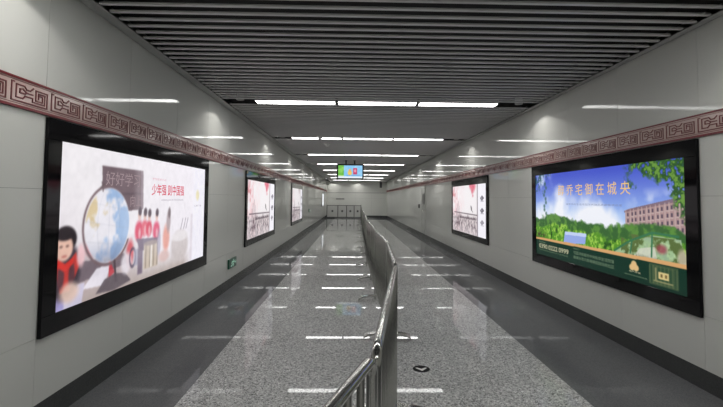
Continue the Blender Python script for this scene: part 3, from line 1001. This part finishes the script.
# ================================================================== FLOOR ARROW MARKER
t = thing('floor_marker', (0.675, 4.13, 0), 'round black floor marker with white arrow, right of the barriers', 'floor marker')
M['marker_black'] = mat('marker_black', (0.006, 0.006, 0.007), 0.6, 0, 0.1)
MB().lathe([(0.080, 0.0), (0.078, 0.003), (0.072, 0.004)], 0, 0, 32).build('disc', M['marker_black'], t)
mb = MB()
mb.add([(-0.058, 0.012, 0.0052), (0.0, -0.062, 0.0052), (0.058, 0.012, 0.0052), (0.036, 0.018, 0.0052), (0.0, -0.012, 0.0052), (-0.036, 0.018, 0.0052)],
       [[0, 1, 4, 5], [1, 2, 3, 4]])
M['arrow_white'] = mat('marker_white', (0.8, 0.8, 0.78), 0.5)
mb.build('arrow', M['arrow_white'], t)

# ================================================================== CROWD BARRIERS
HR = 1.09
RT = 0.0185


def barrier(length):
    """inverted-U tubular panel with close vertical bars, two feet"""
    t = thing('crowd_barrier', (0, 0, 0), '', 'barrier')
    hl = length / 2
    z0, r = 0.0, 0.05
    path = [(-hl, 0, 0.0), (-hl, 0, HR - r)]
    for k in range(1, 6):
        a = math.pi - k * math.pi / 12
        path.append((-hl + r + r * math.cos(a), 0, HR - r + r * math.sin(a)))
    path.append((-hl + r, 0, HR))
    path.append((hl - r, 0, HR))
    for k in range(1, 6):
        a = math.pi / 2 - k * math.pi / 12
        path.append((hl - r + r * math.cos(a), 0, HR - r + r * math.sin(a)))
    path.append((hl, 0, HR - r))
    path.append((hl, 0, 0.03))
    MB().tube(path, RT, 14).build('frame', M['steel'], t)
    MB().tube([(-hl, 0, 0.16), (hl, 0, 0.16)], 0.014, 10).build('bottom_rail', M['steel'], t)
    n = int(length / 0.115)
    for k in range(1, n):
        x = -hl + k * length / n
        MB().tube([(x, 0, 0.16), (x, 0, HR)], 0.0125, 10).build('bar', M['steel_bar'], t)
    for x in (hl - 0.03,):
        mb = MB()
        prof = [(-0.27, 0.0), (-0.262, 0.030), (-0.22, 0.052), (-0.12, 0.068), (0, 0.072), (0.12, 0.068), (0.22, 0.052), (0.262, 0.030), (0.27, 0.0)]
        vs = []
        for (yy, zz) in prof:
            vs += [(x - 0.045, yy, zz + 0.016), (x + 0.045, yy, zz + 0.016), (x + 0.045, yy, max(zz - 0.008, 0)), (x - 0.045, yy, max(zz - 0.008, 0))]
        fs = []
        for i in range(len(prof) - 1):
            a, b = i * 4, i * 4 + 4
            for j in range(4):
                fs.append([a + j, a + (j + 1) % 4, b + (j + 1) % 4, b + j])
        fs += [[3, 2, 1, 0], [len(vs) - 4, len(vs) - 3, len(vs) - 2, len(vs) - 1]]
        mb.add(vs, fs)
        mb.tube([(x, 0, 0.03), (x, 0, 0.16)], 0.012, 8)
        mb.build('foot', M['steel'], t, bevel=0.002)
    # hook and eye that link to the neighbour
    for z in (0.36, 0.86):
        MB().tube([(hl + RT * 0.6, 0, z), (hl + 0.032, 0, z), (hl + 0.036, 0, z - 0.03)], 0.006, 6).build('hook', M['steel'], t)
    return t


ends = [(-0.515, -0.27), (0.083, 1.435), (0.34, 3.30), (0.425, 5.05), (0.39, 6.92), (0.395, 8.55), (0.375, 10.30), (0.415, 12.25),
        (0.44, 13.9), (0.465, 15.7), (0.49, 17.4), (0.515, 19.3), (0.54, 21.1), (0.57, 22.9), (0.60, 24.7), (0.63, 26.5),
        (0.66, 28.3), (0.70, 30.1), (0.73, 31.9), (0.77, 33.7)]
protos = {}
for i, ((xa, ya), (xb, yb)) in enumerate(zip(ends[:-1], ends[1:])):
    L = math.hypot(xb - xa, yb - ya) - 0.075
    key = round(L - 0.004, 2)
    if key not in protos:
        protos[key] = barrier(key)
        o = protos[key]
    else:
        o = copy_tree(protos[key])
    o.location = ((xa + xb) / 2, (ya + yb) / 2, 0)
    o.rotation_euler = (0, 0, math.atan2(yb - ya, xb - xa))
    o['category'] = 'barrier'
    o['group'] = 'crowd barriers in a line down the corridor'
    if i == 0:
        o['label'] = 'nearest stainless steel crowd barrier, its rail leaving the photo at the bottom'
    else:
        o['label'] = 'stainless steel crowd barrier, %s from the viewer in the line' % ORD[i]

# ================================================================== FAR GATE
t = thing('barrier_gate', (0, 35.6, 0), 'low pale panelled gate with dark posts across far left end of corridor', 'gate')
px = [-2.02, -1.12, -0.40, 0.22, 0.80]
for i, x in enumerate(px):
    w = 0.05 if i == 4 else 0.028
    MB().box(x - w, x + w, -0.03, 0.03, 0, 1.10 if i == 4 else 1.06).build('post', M['darksteel'], t)
for a, b in zip(px[:-1], px[1:]):
    pn = MB().box(a + 0.028, b - 0.028, -0.012, 0.012, 0.10, 1.02).build('gate_panel', M['gate_panel'], t)
    m_ = (a + b) / 2
    MB().box(m_ - 0.075, m_ + 0.075, -0.018, -0.012, 0.50, 0.66).build('notice', M['grey_sign'], pn)
MB().box(px[0], px[-1], -0.025, 0.025, 1.02, 1.06).build('top_rail', M['darksteel'], t)
MB().box(px[0], px[-1], -0.02, 0.02, 0.05, 0.10).build('bottom_rail', M['darksteel'], t)

# ================================================================== WORLD, CAMERA, VIEW
w = bpy.data.worlds.new('World')
scene.world = w
w.use_nodes = True
w.node_tree.nodes['Background'].inputs['Color'].default_value = (0.02, 0.02, 0.02, 1)

cam = bpy.data.cameras.new('Camera')
co = bpy.data.objects.new('Camera', cam)
COL.objects.link(co)
F = 430.0
cam.sensor_fit = 'HORIZONTAL'
cam.sensor_width = 36.0
cam.lens = F / 723 * 36
cam.shift_y = -(203.5 - 178.71) / 723
cam.clip_start = 0.02
yaw, pitch_, roll = 0.0227, 0.0469, 0.0088
f = Vector((math.sin(yaw) * math.cos(pitch_), math.cos(yaw) * math.cos(pitch_), math.sin(pitch_)))
r = Vector((math.cos(yaw), -math.sin(yaw), 0))
up = r.cross(f)
r2 = r * math.cos(roll) + up * math.sin(roll)
u2 = up * math.cos(roll) - r * math.sin(roll)
m4 = Matrix(((r2.x, u2.x, -f.x, 0), (r2.y, u2.y, -f.y, 0), (r2.z, u2.z, -f.z, 1.6), (0, 0, 0, 1)))
co.matrix_world = m4
scene.camera = co

vs = scene.view_settings
vs.view_transform = 'Standard'
vs.look = 'None'
vs.exposure = 0.0
vs.gamma = 1.0
vs.use_curve_mapping = False
scene.cycles.use_denoising = True
scene.cycles.max_bounces = 10
scene.cycles.diffuse_bounces = 5
scene.cycles.glossy_bounces = 6
scene.cycles.sample_clamp_indirect = 6
